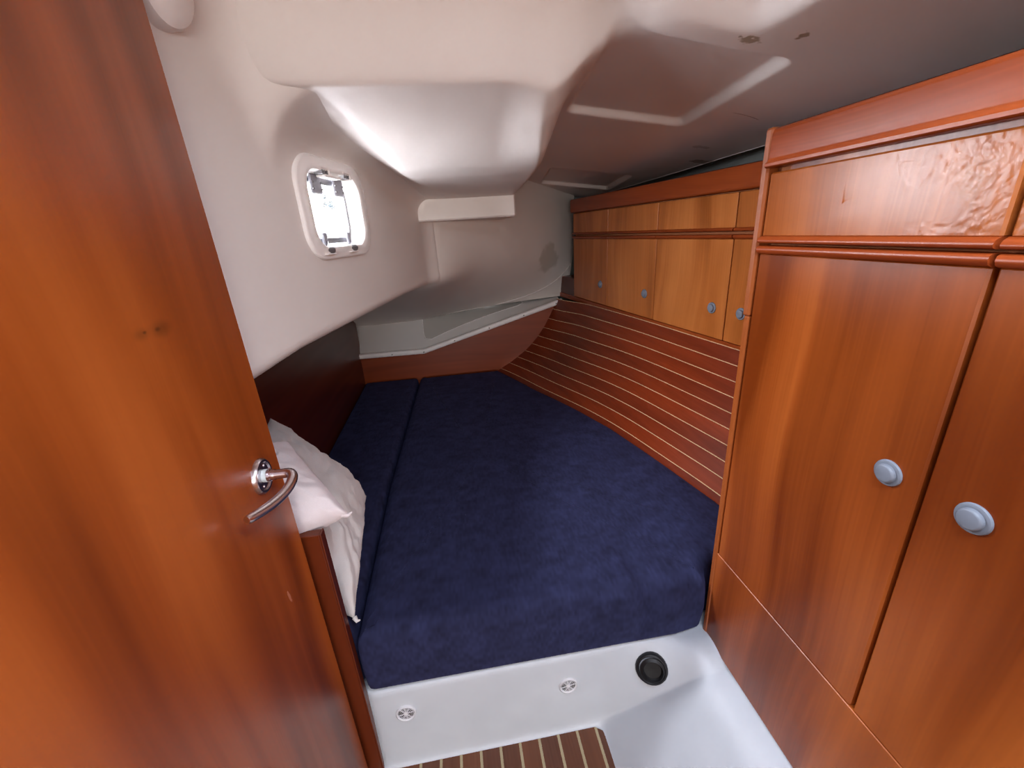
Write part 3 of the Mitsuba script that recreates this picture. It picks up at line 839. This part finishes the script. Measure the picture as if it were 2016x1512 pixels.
def ring_loft(loops):
    """Closed rounded rectangles (s, z outline, offset) lofted into one surface."""
    P = np.array([[ww(s, o, z) for s, z in pts] for pts, o in loops])
    i = np.arange(P.shape[0] * P.shape[1]).reshape(P.shape[:2])
    j = np.roll(i, -1, 1)
    q = np.stack([i[:-1], j[:-1], j[1:], i[1:]], -1).reshape(-1, 4)
    return trimesh.Trimesh(P.reshape(-1, 3), np.vstack([q[:, [0, 2, 1]], q[:, [0, 3, 2]]]), process=False)


def inset(d):
    """The frame's outline moved in: d = 0 the outer edge, 1 the opening."""
    v = {k: PORT[k] * (1 - d) + OPEN[k] * d for k in PORT}
    return rrect(v['s0'], v['s1'], v['z0'], v['z1'], 0.075 - 0.022 * d)


frame = ring_loft([(inset(-0.02), -0.01), (inset(0), 0.005), (inset(0.07), 0.0085), (inset(0.2), 0.0098), (inset(0.48), 0.0102), (inset(0.6), 0.0128), (inset(0.93), 0.0128), (inset(1.0), 0.010)])
obj('frame', frame, 'white_plastic', PT, smooth=50)
v = OPEN
open_in = rrect(v['s0'] + 0.012, v['s1'] - 0.012, v['z0'] + 0.010, v['z1'] - 0.010, 0.045)
obj('reveal', ring_loft([(inset(1.0), 0.010), (inset(1.02), 0.005), (open_in, -0.045)]), 'white_plastic', PT, smooth=50)
sash_in = rrect(v['s0'] + 0.022, v['s1'] - 0.022, v['z0'] + 0.024, v['z1'] - 0.026, 0.036)
obj('sash_seal', ring_loft([(open_in, -0.030), (sash_in, -0.030), (sash_in, -0.040)]), 'latch_dark', PT, smooth=30)
pane = np.array([ww(s, -0.036, z) for s, z in rrect(v['s0'] + 0.014, v['s1'] - 0.014, v['z0'] + 0.012, v['z1'] - 0.012, 0.044)])
pm = trimesh.Trimesh(np.vstack([pane, pane.mean(0)[None]]), [(i, (i + 1) % len(pane), len(pane)) for i in range(len(pane))], process=False)
obj('pane', pm, 'pane', PT, smooth=False)
WM = frame_to(W0, WU, WN, [0, 0, 1])          # local: along the wall, into the cabin, up
# WU x WN points down, so the frame is left handed; boxes do not mind
for s in (0.425, 0.545):
    hb = obj('hinge', cbox(s - 0.026, s + 0.026, -0.026, -0.018, 1.625, 1.672, 0.003, WM), 'hinge_grey', PT, smooth=20, label='grey hinge plate')
    for q in (-1, 1):
        for zz in (1.636, 1.652):
            obj('hinge_screw', cbox(s + q * 0.021 - 0.003, s + q * 0.021 + 0.003, -0.019, -0.015, zz - 0.002, zz + 0.002, 0.0008, WM), 'latch_dark', hb, smooth=False)
    kb = obj('hinge_bracket', join(cbox(s - 0.024, s + 0.024, -0.016, 0.014, 1.681, 1.687, 0.002, WM), cbox(s + 0.018, s + 0.025, -0.016, 0.014, 1.668, 1.687, 0.002, WM)), 'white_plastic', PT, smooth=20)
    for q in (-0.012, 0.0, 0.012):
        obj('hinge_knuckle', cbox(s + q - 0.003, s + q + 0.003, -0.012, 0.012, 1.670, 1.681, 0.001, WM), 'latch_dark', kb, smooth=False)
obj('crossbar', cbox(0.425, 0.515, -0.016, 0.012, 1.664, 1.671, 0.002, WM), 'white_plastic', PT, smooth=20)
for s, sk in ((0.410, 0.350), (0.548, 0.484)):
    lt = obj('latch', cbox(s - 0.010, s + 0.010, -0.022, -0.014, 1.492, 1.525, 0.002, WM), 'hinge_grey', PT, smooth=20, label='dark latch post')
    p0, p1 = ww(sk + 0.010, 0.004, 1.480), ww(sk + 0.040, 0.011, 1.480)
    obj('latch_knob', tube([p0, p0 * 0.5 + p1 * 0.5, p1], 0.0085, 14), 'latch_dark', lt, smooth=40)
    obj('latch_cup', cbox(sk - 0.004, sk + 0.042, 0.004, 0.019, 1.4685, 1.4715, 0.001, WM), 'white_plastic', lt, smooth=20)
    obj('latch_arm', tube([ww(s, -0.012, 1.500), ww(sk + 0.028, 0.006, 1.484)], 0.003, 8), 'chrome', lt, smooth=True)

# outside: foliage against a bright overcast sky
rng = np.random.default_rng(4)
leaves = []
for k in range(140):
    c = ww(0.635, -0.10, 1.614) + rng.normal(size=3) * np.array([0.004, 0.034, 0.010])
    a = rng.normal(size=3)
    a /= np.linalg.norm(a)
    b = np.cross(a, rng.normal(size=3))
    b /= np.linalg.norm(b)
    L = rng.uniform(0.004, 0.0075)
    leaves.append(trimesh.Trimesh([c - a * L, c + b * L * 0.4, c + a * L, c - b * L * 0.45], [(0, 1, 2), (0, 2, 3)], process=False))
obj('tree_foliage', join(*leaves), 'foliage', smooth=False, label='faint leafy branches outside the porthole', cat='foliage', kind='stuff')

# round lamp base high on the footwell side, half hidden by the door
CM2 = axis_frame(ww(0.012, 0.012, 1.888), WN + np.array([0, 0, -0.25]))
obj('dome_lamp', lathe([(0, 0.035), (0.030, 0.033), (0.048, 0.024), (0.054, 0.010), (0.056, 0.004), (0.068, 0.003), (0.070, -0.004)], CM2, 40), 'white_plastic', smooth=40,
    label='round white dome lamp on the wall at the top beside the door', cat='lamp')

# ------------------------------------------------------------------ the saloon behind the camera, with added fill panels
obj('wall_front', join(cbox(-1.3, -0.46, -0.32, -0.28, 0, 2.1, 0.001), cbox(0.47, 1.4, -0.32, -0.28, 0, 2.1, 0.001), cbox(-0.46, 0.47, -0.32, -0.28, 1.90, 2.1, 0.001)), 'saloon_wood', smooth=False, label='wooden bulkhead with the doorway behind the viewer', kind='structure')
obj('ceiling', join(cbox(-1.3, -0.25, -3.0, -0.3, 2.0, 2.04, 0.001), cbox(0.65, 1.4, -3.0, -0.3, 2.0, 2.04, 0.001), cbox(-0.25, 0.65, -0.55, -0.3, 2.0, 2.04, 0.001), cbox(-0.25, 0.65, -3.0, -1.35, 2.0, 2.04, 0.001),
                    cbox(-0.45, 0.7, -0.3, 0.90, 2.0, 2.04, 0.001)), 'saloon_white', smooth=False, label='white saloon overhead with an opening for the added fill panel', kind='structure')
obj('wall_front', join(cbox(-1.3, 1.4, -3.04, -3.0, 0, 2.1, 0.001), cbox(-1.34, -1.3, -3.0, -0.3, 0, 2.1, 0.001), cbox(-1.34, -1.3, -0.3, 3.3, 0, 1.24, 0.001), cbox(1.4, 1.44, -3.0, -0.3, 0, 2.1, 0.001)), 'saloon_white', smooth=False, label='white saloon sides behind the viewer', kind='structure')
obj('floor', cbox(-1.3, 1.4, -3.0, -0.3, -0.04, 0.0, 0.001), 'saloon_wood', smooth=False, label='wooden saloon floor behind the viewer', kind='structure')


def lit(name, pts, rad, label, tint=DAY, weight=1.0):
    k = key_for(name)
    m = trimesh.Trimesh(pts, [(0, 1, 2), (0, 2, 3)], process=False)
    scene[k] = mikit.ply(m, None)
    scene[k]['emitter'] = {'type': 'area', 'radiance': col(*(rad * c for c in tint)), 'sampling_weight': weight}
    labels[k] = {'label': label, 'kind': 'structure'}


HF = thing('cabin_hatch', 'translucent deck hatch over the cabin entrance above the viewer', 'hatch', kind='structure')
obj('frame', join(cbox(0.04, 0.60, -0.24, -0.20, 1.955, 1.985, 0.004), cbox(0.04, 0.60, 0.28, 0.32, 1.955, 1.985, 0.004), cbox(0.04, 0.08, -0.20, 0.28, 1.955, 1.985, 0.004), cbox(0.56, 0.60, -0.20, 0.28, 1.955, 1.985, 0.004)), 'white_plastic', HF, smooth=20)
hp = trimesh.Trimesh([(0.08, 0.28, 1.968), (0.56, 0.28, 1.968), (0.56, -0.20, 1.968), (0.08, -0.20, 1.968)], [(0, 1, 2), (0, 2, 3)], process=False)
pk_ = obj('pane', hp, None, HF, smooth=False)
scene[pk_]['emitter'] = {'type': 'area', 'radiance': col(*(CABIN_HATCH * c for c in (0.90, 1.0, 1.16)))}
lit('fill_panel_2', [(-0.25, -0.55, 2.01), (0.65, -0.55, 2.01), (0.65, -1.35, 2.01), (-0.25, -1.35, 2.01)], SALOON_FILL_TOP, 'added fill light panel in the unseen saloon overhead', (0.86, 1.0, 1.22))
lit('fill_panel_3', [(-1.0, -2.98, 1.2), (-1.0, -2.98, 1.75), (1.1, -2.98, 1.75), (1.1, -2.98, 1.2)], SALOON_FILL_BACK, 'added fill light panel at the far end behind the viewer', (1.0, 0.97, 0.94))
lit('daylight_panel', [ww(0.31, -0.13, 1.615), ww(0.98, -0.13, 1.615), ww(0.98, -0.13, 1.80), ww(0.31, -0.13, 1.80)], SKY_PORT, 'bright overcast sky outside the porthole', DAY, 5.0)
lit('daylight_panel', [ww(0.31, -0.13, 1.42), ww(0.98, -0.13, 1.42), ww(0.98, -0.13, 1.615), ww(0.31, -0.13, 1.615)], COCKPIT_GLOW, 'added glowing panel for the sunlit cockpit side low outside the porthole', DAY, 1.5)
